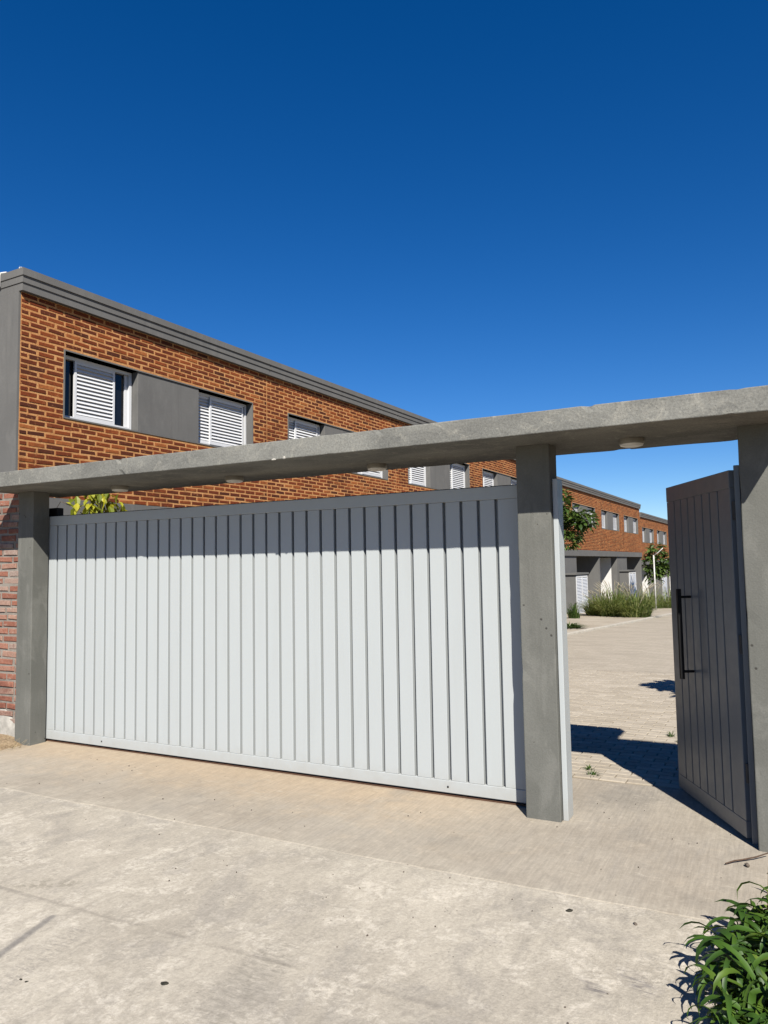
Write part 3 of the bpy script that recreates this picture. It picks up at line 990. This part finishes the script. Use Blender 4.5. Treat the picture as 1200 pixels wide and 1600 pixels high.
def house(i, W, ystart, dz, label, type_a, detail):
    r = random.Random(100 + i)
    d = ystart - HY
    e = empty('terraced_house', (HX + GAM * d, ystart, dz), HANG)
    tag(e, label, 'house', 'brick terraced houses along the road')
    b0, so, tp, w0, w1 = FR['base'], FR['soff'], FR['top'], FR['w0'], FR['w1']
    o0, o1 = 0.63, 0.63 + 3.757
    k = 0.0006 * (i % 2)
    # upper wall round the long window opening, finished in mortar, bricks laid on it
    mb = MB()
    for ya, yb, za, zb in ((0, W, b0, w0), (0, W, w1, so), (0, o0, w0, w1), (o1, W, w0, w1)):
        mb.box(-0.2, 0.0, ya, yb, za, zb)
    mb.build('upper_wall', 'mortar', e)
    bricks = []
    for rw in range(37):
        z = b0 + rw * COURSE + COURSE * .5
        off = (rw % 2) * 0.1275 + r.uniform(-.012, .012)
        y = -off
        while y < W:
            a, b = max(y, 0.012), min(y + .228, W - 0.012)
            y += .255
            cuts = [(a, b)]
            if w0 - .045 < z < w1 + .045:
                cuts = [(a, min(b, o0 - .022)), (max(a, o1 + .022), b)]
            for a_, b_ in cuts:
                if b_ - a_ > 0.045:
                    bricks.append((a_, b_, z))
    bricks.sort(key=lambda q: q[0])
    rest = MB()
    for n, (a, b, z) in enumerate(bricks):
        D = r.uniform(0.003, 0.006)
        H = 0.0448 + r.uniform(-.003, .002)
        if detail and n < 300:
            o = bpy.data.objects.new('brick', brick_mesh(b - a, 0.0448, 0.005, 'brick', r))
            COL.objects.link(o); o.parent = e
            o.location = (r.uniform(-.003, .002), (a + b) / 2, z + r.uniform(-.0035, .0035))
            o.rotation_euler = (r.uniform(-.022, .022), r.uniform(-.012, .012), r.uniform(-.008, .008))
        else:
            add_brick(rest, (0, (a + b) / 2, z + r.uniform(-.002, .002)), b - a, H, D, r)
    rest.build('bricks', 'brick', e)['kind'] = 'stuff'
    # lining of the opening and the grey panel between the two windows
    mb = MB()
    x1 = 0.011
    mb.box(-.2, x1, o0 - .016, o0 + .002, w0 - .016, w1 + .016)
    mb.box(-.2, x1, o1 - .002, o1 + .016, w0 - .016, w1 + .016)
    mb.box(-.2, x1 + .001, o0 + .002, o1 - .002, w0 - .018, w0)
    mb.box(-.2, x1 + .001, o0 + .002, o1 - .002, w1, w1 + .018)
    mb.build('opening_lining', 'house_grey', e)
    p0, p1 = 0.63 + 1.222, 0.63 + 2.457
    box_obj('panel', (-.2, -0.006, p0, p1, w0 + .001, w1 - .001), 'house_grey', e, 0.004)
    mode2 = 'closed' if i != 99 else 'ajar'
    window(e, o0 + .002, 1.22, 'ajar' if i == 0 else 'closed', detail)
    window(e, p1, 1.298, 'closed', detail)
    # cornice in three steps
    ys = -0.05 if i == 0 else 0.0
    box_obj('cornice', (-8.0, 0.07, ys + .02, W, so, so + .095), 'house_grey', e)
    box_obj('cornice', (-8.0, 0.084, ys + .01, W, so + .095, so + .18), 'house_grey', e)
    box_obj('coping', (-8.0, 0.102, ys, W, so + .18, tp), 'house_grey', e)
    # body behind, ground floor
    box_obj('body', (-7.95, -0.2, 0.0, W, b0, so), 'house_grey', e)
    lo = -1.5
    if type_a == 1:       # pier first, then the recessed porch
        ya, yb = 0.95, W - 0.15
        box_obj('pier', (-1.7, 0.0, 0, ya, lo, b0 - .25), 'house_grey', e)
        box_obj('fin_wall', (-1.7, 0.0, yb, W, lo, b0 - .25), 'house_grey', e)
        # gas cabinet with louvred doors facing the road
        c = box_obj('cabinet', (0.0005, 0.44, -.92, .86, lo, 1.58), 'house_grey', e)
        cap = box_obj('cap', (0.0005, 0.5, -.99, .93, 1.58, 1.65), 'house_grey', c)
        for q in (0, 1):
            m2 = MB()
            y0, y1 = -.88 + q * .86, -.03 + q * .86
            m2.box(.44, .462, y0, y0 + .06, .0, 1.54); m2.box(.44, .462, y1 - .06, y1, .0, 1.54)
            m2.box(.44, .461, y0 + .06, y1 - .06, 1.46, 1.54); m2.box(.44, .461, y0 + .06, y1 - .06, 0, .08)
            for s_ in range(24):
                m2.obox(Matrix.Translation((.45, (y0 + y1) / 2, .11 + s_ * .057)) @ Matrix.Rotation(math.radians(-30), 4, 'Y'), .004, (y1 - y0) / 2 - .061, .03)
            m2.build('cabinet_door', 'white_metal', c)
    elif type_a == 2:     # porch first, then a pier whose side is half white
        ya, yb = 0.0, W - 1.4
        box_obj('pier', (-1.7, 0.0, yb, W, lo, b0 - .25), 'house_grey', e)
        box_obj('side_door', (-1.5, -0.3, yb - .012, yb - .0005, lo, b0 - .3), 'white_wall', e)
    box_obj('porch_back', (-2.0, -1.7, 0, W, lo, b0 - .25), 'house_grey', e)
    box_obj('porch_ceiling', (-2.0, -0.25, 0, W, b0 - .25, b0 - .001), 'house_grey', e)
    box_obj('beam', (-0.25, 0.06, 0, W, b0 - .25, b0 - .0005), 'house_grey', e)
    box_obj('lower_body', (-7.95, -2.0, 0, W, lo, b0), 'house_grey', e)
    if i == 0:
        box_obj('end_wall', (-7.96, -0.002, -0.03, -0.0005, lo, so - .0005), 'house_grey', e)
        mbp = MB()
        mbp.tube([(-0.345, -0.06, tp - .16), (-0.345, -0.06, tp - .02), (-0.33, -.05, tp + .012), (-0.26, -.02, tp + .016)], [.013] * 4, 10)
        mbp.build('drain_pipe', 'white_pole', e)
        mbp = MB()
        mbp.tube([(0.0, -0.03, tp), (-0.012, -0.02, tp + .03), (0.02, -.01, tp + .026)], [.008, .007, .006], 8)
        mbp.build('roof_bracket', 'white_pole', e)
    return e

labs = [
    'brick house nearest the gate, with the grey end wall at upper left',
    'second brick house from the left, its window half hidden behind the portico slab',
    'third brick house from the left, its windows showing between slab and gate',
    'fourth brick house, its window showing just left of the middle pillar',
    'fifth brick house, mostly hidden behind the middle pillar',
    'sixth brick house, with tree crown and louvred cabinet seen just right of the middle pillar',
    'seventh brick house, with the white side door behind the fountain grass',
    'eighth brick house, last one under the higher roofline right of the pillar',
    'ninth brick house, first one after the roofline steps down',
    'tenth brick house, its window just left of the open door',
    'eleventh and farthest brick house, at the end of the row behind the open door',
]
hi = 0
for n, (W, y0, dz, cnt) in enumerate(((4.79, HY, 0.0, 4), (5.0, HY + 4 * 4.79, -0.36, 4), (5.0, HY + 4 * 4.79 + 20, -0.8, 3))):
    for q in range(cnt):
        house(hi, W, y0 + q * W, dz, labs[hi], 1 if hi % 2 else 2, hi < 3)
        hi += 1

# ------------------------------------------------------------------ plants
def leaf_mesh(name, L, W, droop, curl, fold, n=7, mat='strap_leaf'):
    """Strap leaf growing along +x from the origin, rising then drooping, folded along its midrib."""
    mb = MB()
    x = z = 0.0
    a = 1.0
    for i in range(n + 1):
        s = i / n
        w = W * (0.35 + 0.65 * math.sin(math.pi * min(1, 0.16 + s * 0.84)) ** 0.8) * (1 if s < .97 else .1)
        if i == n:
            w = 0.001
        tw = curl * s
        mb.v += [(x, -w / 2 * math.cos(tw), z + fold * w - w / 2 * math.sin(tw)), (x, 0, z), (x, w / 2 * math.cos(tw), z + fold * w + w / 2 * math.sin(tw))]
        ang_ = a - droop * (s ** 1.3)
        x += math.cos(ang_) * L / n
        z += math.sin(ang_) * L / n
    for i in range(n):
        k = 3 * i
        mb.f += [(k, k + 1, k + 4, k + 3), (k + 1, k + 2, k + 5, k + 4)]
        mb.mi += [0, 0]
    me = mb.mesh(name)
    me.materials.append(M[mat])
    for p in me.polygons:
        p.use_smooth = True
    return me

def join_into(mb, me, m4):
    k = len(mb.v)
    mb.v += [tuple(m4 @ v.co) for v in me.vertices]
    for p in me.polygons:
        mb.f.append(tuple(k + i for i in p.vertices)); mb.mi.append(0)

# strap-leaved shrub lower right
bush = empty('strap_leaf_shrub', (0.25, 3.25, 0))
tag(bush, 'dense green shrub of drooping strap leaves in the lower right corner', 'shrub')
rb = random.Random(21)
variants = [leaf_mesh('leaf', rb.uniform(.15, .28), rb.uniform(.016, .026), rb.uniform(1.6, 3.3), rb.uniform(-1.2, 1.2), rb.uniform(.1, .28)) for _ in range(14)]
restb = MB()
stems = MB()
cand = []
for c in range(520):
    for _ in range(30):
        x, y = rb.uniform(-.62, .32), rb.uniform(-.75, .95)
        # left border of the plant wanders with y
        lim = -0.44 - 0.06 * math.sin(y * 4.0 + 1) + max(0, y - .15) * 0.42
        if x > lim:
            break
    else:
        continue
    hgt = rb.uniform(.05, .23) * (0.7 + 0.5 * min(1, (x - lim) / .4))
    lean = Vector((rb.uniform(-.12, .12), rb.uniform(-.12, .12), 0))
    stems.tube([(x, y, -.02), (x + lean.x * .5, y + lean.y * .5, hgt * .6), (x + lean.x, y + lean.y, hgt)], [.006, .005, .003], 5)
    nl = rb.randint(6, 9)
    base = rb.uniform(0, 6.28)
    for j in range(nl):
        s = 0.25 + 0.75 * (j + 1) / nl
        az = base + j * 2.4 + rb.uniform(-.4, .4)
        cand.append((Vector((x + lean.x * s, y + lean.y * s, hgt * s)), az, rb.uniform(-.35, .5), rb.uniform(.75, 1.15), rb.choice(variants)))
stems.build('stems', 'strap_leaf', bush)['kind'] = 'stuff'
cand.sort(key=lambda q: (q[0].x + 0.4) ** 2 * 1.2 + (q[0].y - 0.25) ** 2 * .4 - q[0].z * .5)
for n, (p, az, tilt, sc, me) in enumerate(cand):
    m4 = Matrix.Translation(p) @ Matrix.Rotation(az, 4, 'Z') @ Matrix.Rotation(-tilt + .25, 4, 'Y') @ Matrix.Scale(sc, 4)
    if n < 300:
        o = bpy.data.objects.new('leaf', me)
        COL.objects.link(o); o.parent = bush
        o.matrix_local = m4
    else:
        join_into(restb, me, m4)
if restb.v:
    restb.build('foliage', 'strap_leaf', bush, True)['kind'] = 'stuff'

def broad_leaf(L, W, r):
    """Six-faced folded leaf."""
    mb = MB()
    pts = [(0, 0, 0), (L * .35, W * .5, W * .18), (L * .7, W * .42, W * .1), (L, 0, -L * .12), (L * .7, -W * .42, W * .1), (L * .35, -W * .5, W * .18), (L * .35, 0, 0), (L * .7, 0, -L * .02)]
    mb.v = pts
    mb.f = [(0, 6, 1), (6, 7, 2, 1), (7, 3, 2), (0, 5, 6), (5, 4, 7, 6), (4, 3, 7)]
    mb.mi = [0] * 6
    return mb

def tree(name, base, height, crown_r, label, clumps, leaves, leaf, mat='tree_leaf', seed=1, group='young trees on the verge'):
    r = random.Random(seed)
    e = empty(name, base)
    tag(e, label, 'tree', group)
    t = MB()
    top = height - crown_r[2] * .8
    pts = [(0.03 * math.sin(k), 0.03 * math.cos(k * 1.7), height * .9 * k / 6) for k in range(7)]
    t.tube(pts, [.05 - .035 * k / 6 for k in range(7)], 8)
    f = MB()
    lf = broad_leaf(1, .42, r)
    cents = []
    for c in clumps:
        cents.append(Vector(c))
    for c in cents:
        a = Vector(pts[4])
        t.tube([tuple(a), tuple((a + c) / 2 + Vector((0, 0, -.05))), tuple(c)], [.018, .012, .006], 6)
        for _ in range(int(leaves)):
            # leaves sit in rosettes round twig ends
            d = Vector((r.gauss(0, 1), r.gauss(0, 1), r.gauss(0, 1))).normalized()
            rad = r.uniform(.35, 1.0) ** .6
            p = c + Vector((d.x * crown_r[0], d.y * crown_r[1], d.z * crown_r[2])) * rad
            az = math.atan2(d.y, d.x) + r.uniform(-.8, .8)
            sc = leaf * r.uniform(.6, 1.2)
            m4 = Matrix.Translation(p) @ Matrix.Rotation(az, 4, 'Z') @ Matrix.Rotation(r.uniform(-.5, .9), 4, 'Y') @ Matrix.Rotation(r.uniform(-.6, .6), 4, 'X') @ Matrix.Scale(sc, 4)
            k = len(f.v)
            f.v += [tuple(m4 @ Vector(q)) for q in lf.v]
            f.f += [tuple(k + i for i in q) for q in lf.f]
            f.mi += [0] * 6
    t.build('trunk', 'bark', e, True)
    f.build('crown', mat, e)
    return e

tree('young_tree', (-5.45, 20.6, gz(20.6)), 3.9, (.32, .36, .29), 'leafy tree crown just right of the middle pillar before the brick houses',
     [(-.1, 0, 3.75), (.12, 0, 3.55), (0, .1, 3.1), (.35, -.1, 3.1), (.62, 0, 2.98), (.15, 0, 2.75), (.5, .1, 2.7), (-.05, -.2, 2.4), (.8, .1, 2.95), (.3, 0, 2.4)], 110, .22, seed=3)
tree('young_tree', (-5.35, 38.2, gz(38.2)), 2.9, (.36, .4, .42), 'small dark green tree behind the thin white lamp post',
     [(0.05, 0, 2.65), (.2, 0, 2.75), (-.1, 0, 2.25), (.05, 0, 1.85), (.0, 0, 1.65), (.75, .3, 2.3), (.85, .4, 2.0), (.55, .3, 1.95)], 85, .3, seed=5)
tree('young_tree', (0.62, 8.1, gz(8.1)), 3.1, (.3, .3, .16), 'young tree behind the open door whose shadow tips cross the road',
     [(0, 0, 3.0), (-.25, .2, 2.7), (.35, .3, 2.8), (.1, -.3, 2.5), (-.1, .5, 2.6)], 120, .22, seed=8)

# climbing shrub with yellow leaves behind the sliding gate
cl = empty('yellow_shrub', (-7.0, 6.1, 0))
tag(cl, 'yellow-leaved shrub peeping over the left end of the sliding gate', 'shrub')
rc = random.Random(33)
st = MB(); lv = MB()
lf = broad_leaf(1, .5, rc)
for j in range(9):
    a = rc.uniform(0, 6.28)
    tipx, tipy, tipz = rc.uniform(-.2, .26), rc.uniform(-.25, .25), rc.uniform(2.35, 2.68)
    st.tube([(0, 0, 0), (tipx * .3, tipy * .3, 1.2), (tipx, tipy, tipz)], [.015, .01, .004], 6)
for j in range(260):
    x, y, z = rc.gauss(.06, .10), rc.gauss(0, .12), rc.uniform(1.9, 2.75)
    m4 = Matrix.Translation((x, y, z)) @ Matrix.Rotation(rc.uniform(0, 6.28), 4, 'Z') @ Matrix.Rotation(rc.uniform(.2, 1.3), 4, 'Y') @ Matrix.Scale(rc.uniform(.09, .16), 4)
    k = len(lv.v)
    lv.v += [tuple(m4 @ Vector(q)) for q in lf.v]; lv.f += [tuple(k + i for i in q) for q in lf.f]; lv.mi += [0] * 6
for q in ((-.36, -.1, 2.47), (-.31, -.12, 2.45), (-.28, -.1, 2.43), (-.2, -.1, 2.5)):
    m4 = Matrix.Translation(q) @ Matrix.Rotation(rc.uniform(-.3, .3), 4, 'Z') @ Matrix.Rotation(.3, 4, 'Y') @ Matrix.Scale(.11, 4)
    k = len(lv.v)
    lv.v += [tuple(m4 @ Vector(p)) for p in lf.v]; lv.f += [tuple(k + i for i in p) for p in lf.f]; lv.mi += [0] * 6
st.tube([(0, 0, 2.2), (-.2, -.1, 2.4), (-.42, -.12, 2.48), (-.52, -.1, 2.4)], [.006, .005, .004, .003], 5)
st.build('stems', 'bark', cl)
lv.build('leaves', 'yellow_leaf', cl)['kind'] = 'stuff'

def grass_clump(name, base, rad, h, blades, label, cat, plumes, seed, group, mat='grass_blade', width=.012):
    r = random.Random(seed)
    e = empty(name, base)
    tag(e, label, cat, group)
    mb = MB()
    for _ in range(blades):
        a0 = r.uniform(0, 6.283)
        q = math.sqrt(r.random()) * .62 * rad
        px, py = q * math.cos(a0), q * math.sin(a0)
        az = a0 + r.gauss(0, .6)
        reach = rad * r.uniform(.25, 1.1)
        hh = h * r.uniform(.45, 1.4) * (1.15 - 1.15 * q / rad)
        w = width * r.uniform(.7, 1.4)
        sx, sy = -math.sin(az), math.cos(az)
        k = len(mb.v)
        n = 5
        for i in range(n + 1):
            s = i / n
            x = px + math.cos(az) * reach * s ** 1.4
            y_ = py + math.sin(az) * reach * s ** 1.4
            z = hh * (2.0 * s - 1.35 * s ** 2.2)
            ww = w * (1 - s ** 2) + .0008
            mb.v += [(x - sx * ww / 2, y_ - sy * ww / 2, z), (x + sx * ww / 2, y_ + sy * ww / 2, z)]
        for i in range(n):
            mb.f.append((k + 2 * i, k + 2 * i + 1, k + 2 * i + 3, k + 2 * i + 2)); mb.mi.append(0)
    mb.build('blades', mat, e, True)['kind'] = 'stuff'
    if plumes:
        mp = MB()
        for _ in range(plumes):
            az = r.uniform(0, 6.283)
            reach = rad * r.uniform(.3, .95)
            hh = h * r.uniform(.85, 1.25)
            a = Vector((math.cos(az) * reach * .6, math.sin(az) * reach * .6, hh * .8))
            b = Vector((math.cos(az) * reach, math.sin(az) * reach, hh))
            mp.tube([(0, 0, .1), tuple(a)], [.003, .003], 4)
            mp.tube([tuple(a), tuple((a + b) / 2), tuple(b)], [.004, .011, .002], 6)
        mp.build('plumes', 'plume', e, True)['kind'] = 'stuff'
    return e
G = 'fountain grass clumps on the verge'
for n, (x, y, rad, h, lab) in enumerate((
        (-5.85, 28.0, .8, .8, 'leftmost clump of fountain grass in front of the white side door'),
        (-5.25, 27.6, .95, 1.1, 'tallest clump of fountain grass in the middle of the verge'),
        (-4.5, 27.2, .9, 1.0, 'clump of fountain grass at the kerb, left of the thin lamp post'),
        (-5.4, 36.8, .9, 1.0, 'far clump of grass behind the foot of the thin lamp post'),
        (-4.6, 37.6, .9, 1.0, 'far clump of grass beside the edge of the open door'))):
    grass_clump('fountain_grass', (x, y, gz(y) + .03), rad, h, 620 if n < 3 else 300, lab, 'grass', 22 if n < 3 else 6, 50 + n, G, width=.022)
grass_clump('grass_tuft', (-6.2, 25.5, gz(25.5) + .03), .3, .55, 160, 'small green tuft by the louvred cabinet just right of the middle pillar', 'grass', 0, 71, None, 'tree_leaf', .02)
grass_clump('grass_tuft', (-5.05, 20.3, gz(20.3) + .03), .42, .16, 260, 'low green tuft on the sidewalk near the kerb, just right of the middle pillar', 'grass', 0, 72, None, 'tree_leaf', .025)

# small weeds in the paver joints
W_ = 'weeds in the paver joints'
for n, (x, y, s, lab) in enumerate(((-1.36, 6.02, .055, 'little weed in the paver joint beside the apron edge'), (-1.43, 6.18, .045, 'little weed in the pavers next to the white jamb'),
                           (-.98, 7.62, .06, 'thin weed in the pavers near the free edge of the open door'), (-.88, 7.43, .04, 'tiny weed at the rim of the shadow by the open door'))):
    grass_clump('weed', (x, y, gz(y)), s, s * .9, 26, lab, 'weed', 0, 80 + n, W_, 'tree_leaf', .006)

# dry grass and straw at the foot of the left wall
rg = random.Random(90)
mg = MB()
for _ in range(900):
    x, y = rg.uniform(-8.6, -6.42), 4.92 - abs(rg.gauss(0, .22))
    if x > -6.62 and y > 4.80:
        y -= .12
    az = rg.uniform(0, 6.283); L = rg.uniform(.04, .16); lift = rg.uniform(0, .6)
    dx, dy, dz = math.cos(az) * L, math.sin(az) * L, L * lift
    w = .002
    mg.quad((x, y, 0.0), (x + w, y + w, 0.0), (x + dx + w, y + dy, dz + .012), (x + dx, y + dy, dz + .012))
o = mg.build('dry_grass', 'dry_grass')
o['kind'] = 'stuff'; o['label'] = 'dry straw and dead grass at the foot of the old brick wall'; o['category'] = 'dry grass'
# mound of soil under it
bm = bmesh.new()
bmesh.ops.create_grid(bm, x_segments=40, y_segments=16, size=0.5)
for v in bm.verts:
    x = -7.9 + v.co.x * 2.9; y = 4.62 + v.co.y * 0.66
    edge = min(1, (y - 4.29) * 3.2) * min(1, max(0, (-6.45 - x) * 5))
    v.co = Vector((x, y, -0.01 + 0.055 * max(0, edge) + 0.015 * noise.noise(Vector((x * 6, y * 6, 0))) * max(0, min(1, edge * 2))))
me = bpy.data.meshes.new('soil_bank'); bm.to_mesh(me); bm.free()
structure(link('soil_bank', me, 'soil', None, True))
# soil bed right of the driveway
bm = bmesh.new()
bmesh.ops.create_grid(bm, x_segments=40, y_segments=50, size=0.5)
for v in bm.verts:
    x = 0.9 + v.co.x * 2.1; y = 2.6 + v.co.y * 4.5
    edge = min(1, max(0, (x + .15) * 8))
    v.co = Vector((x, y, -0.012 + edge * (0.035 + 0.025 * noise.noise(Vector((x * 5, y * 5, 2))) + .008 * noise.noise(Vector((x * 25, y * 25, 2))))))
me = bpy.data.meshes.new('soil_bed'); bm.to_mesh(me); bm.free()
structure(link('soil_bed', me, 'soil', None, True))

# ------------------------------------------------------------------ street lamp post
lp = empty('lamp_post', (-4.84, 34.7, gz(34.7)))
tag(lp, 'thin white post with a slanting arm at the kerb', 'lamp post')
mb = MB(); mb.tube([(0, 0, 0), (-.01, 0, 2.42)], [.032, .03], 10); mb.build('pole', 'white_pole', lp, True)
mb = MB(); mb.tube([(-.01, 0, 2.40), (.18, -.05, 2.52), (.4, -.1, 2.72)], [.022, .02, .018], 8); mb.build('arm', 'white_pole', lp, True)

# ------------------------------------------------------------------ small litter on the concrete
def pebble(x, y, s, mat, name, label, cat, group=None, flat=.6, seed=0, z0=0.0):
    r = random.Random(seed)
    bm = bmesh.new()
    bmesh.ops.create_icosphere(bm, subdivisions=2, radius=1)
    for v in bm.verts:
        k = 1 + .35 * noise.noise(v.co * 1.7 + Vector((seed * 3.1, 0, 0)))
        v.co = Vector((v.co.x * s * k, v.co.y * s * .7 * k, v.co.z * s * flat * k))
    me = bpy.data.meshes.new(name); bm.to_mesh(me); bm.free()
    o = link(name, me, mat, None, True)
    o.location = (x, y, z0 + s * flat * .75)
    o.rotation_euler = (0, 0, r.uniform(0, 3))
    return tag(o, label, cat, group)
pebble(-2.25, 2.335, .020, 'dead_leaf', 'dead_leaf', 'dark crumpled leaf on the concrete at lower left', 'leaf', None, .35, 1)
pebble(-2.80, 2.10, .010, 'dead_leaf', 'pebble', 'left one of two small dark crumbs at the lower left', 'pebble', 'crumbs on the concrete', .6, 2)
pebble(-2.765, 2.10, .010, 'dead_leaf', 'pebble', 'right one of two small dark crumbs at the lower left', 'pebble', 'crumbs on the concrete', .6, 3)
pebble(-.962, 3.665, .018, 'dead_leaf', 'dead_leaf', 'small brown leaf on the concrete below the apron, right of centre', 'leaf', None, .3, 4)
pebble(-.229, 4.581, .017, 'stone', 'pebble', 'brown pebble just below the twig at the right pillar', 'pebble', None, .6, 5, .008)
pebble(-.66, 3.66, .011, 'stone', 'pebble', 'small stone on the concrete above the strap-leaf shrub', 'pebble', None, .6, 6)
mb = MB()
mb.tube([(-.335, 4.55, .016), (-.29, 4.60, .022), (-.26, 4.635, .018), (-.19, 4.69, .026), (-.12, 4.755, .04)], [.0035, .004, .0045, .004, .003], 7)
tag(mb.build('twig', 'twig', None, True), 'thin dry twig on the apron at the foot of the right pillar', 'twig')
# loose grit scattered over the concrete: far too many to count
mgr = MB()
r2 = random.Random(5)
for _ in range(230):
    x = r2.uniform(-5.5, -.2); y = r2.uniform(1.9, 5.6)
    if noise.noise(Vector((x * 1.3, y * 1.3, 4))) < -.05 and r2.random() < .75:
        continue
    if y > 4.8 and x < -1.3:
        continue
    s = r2.uniform(.0016, .004)
    m4 = Matrix.Translation((x, y, s * .5 + (.008 if y > 3.84 else .002))) @ Euler((r2.uniform(0, 3), r2.uniform(0, 3), r2.uniform(0, 3))).to_matrix().to_4x4()
    mgr.obox(m4, s, s * r2.uniform(.5, 1), s * r2.uniform(.4, .8))
o = mgr.build('grit', 'stone')
o['kind'] = 'stuff'; o['label'] = 'loose dark grit scattered over the concrete'; o['category'] = 'grit'
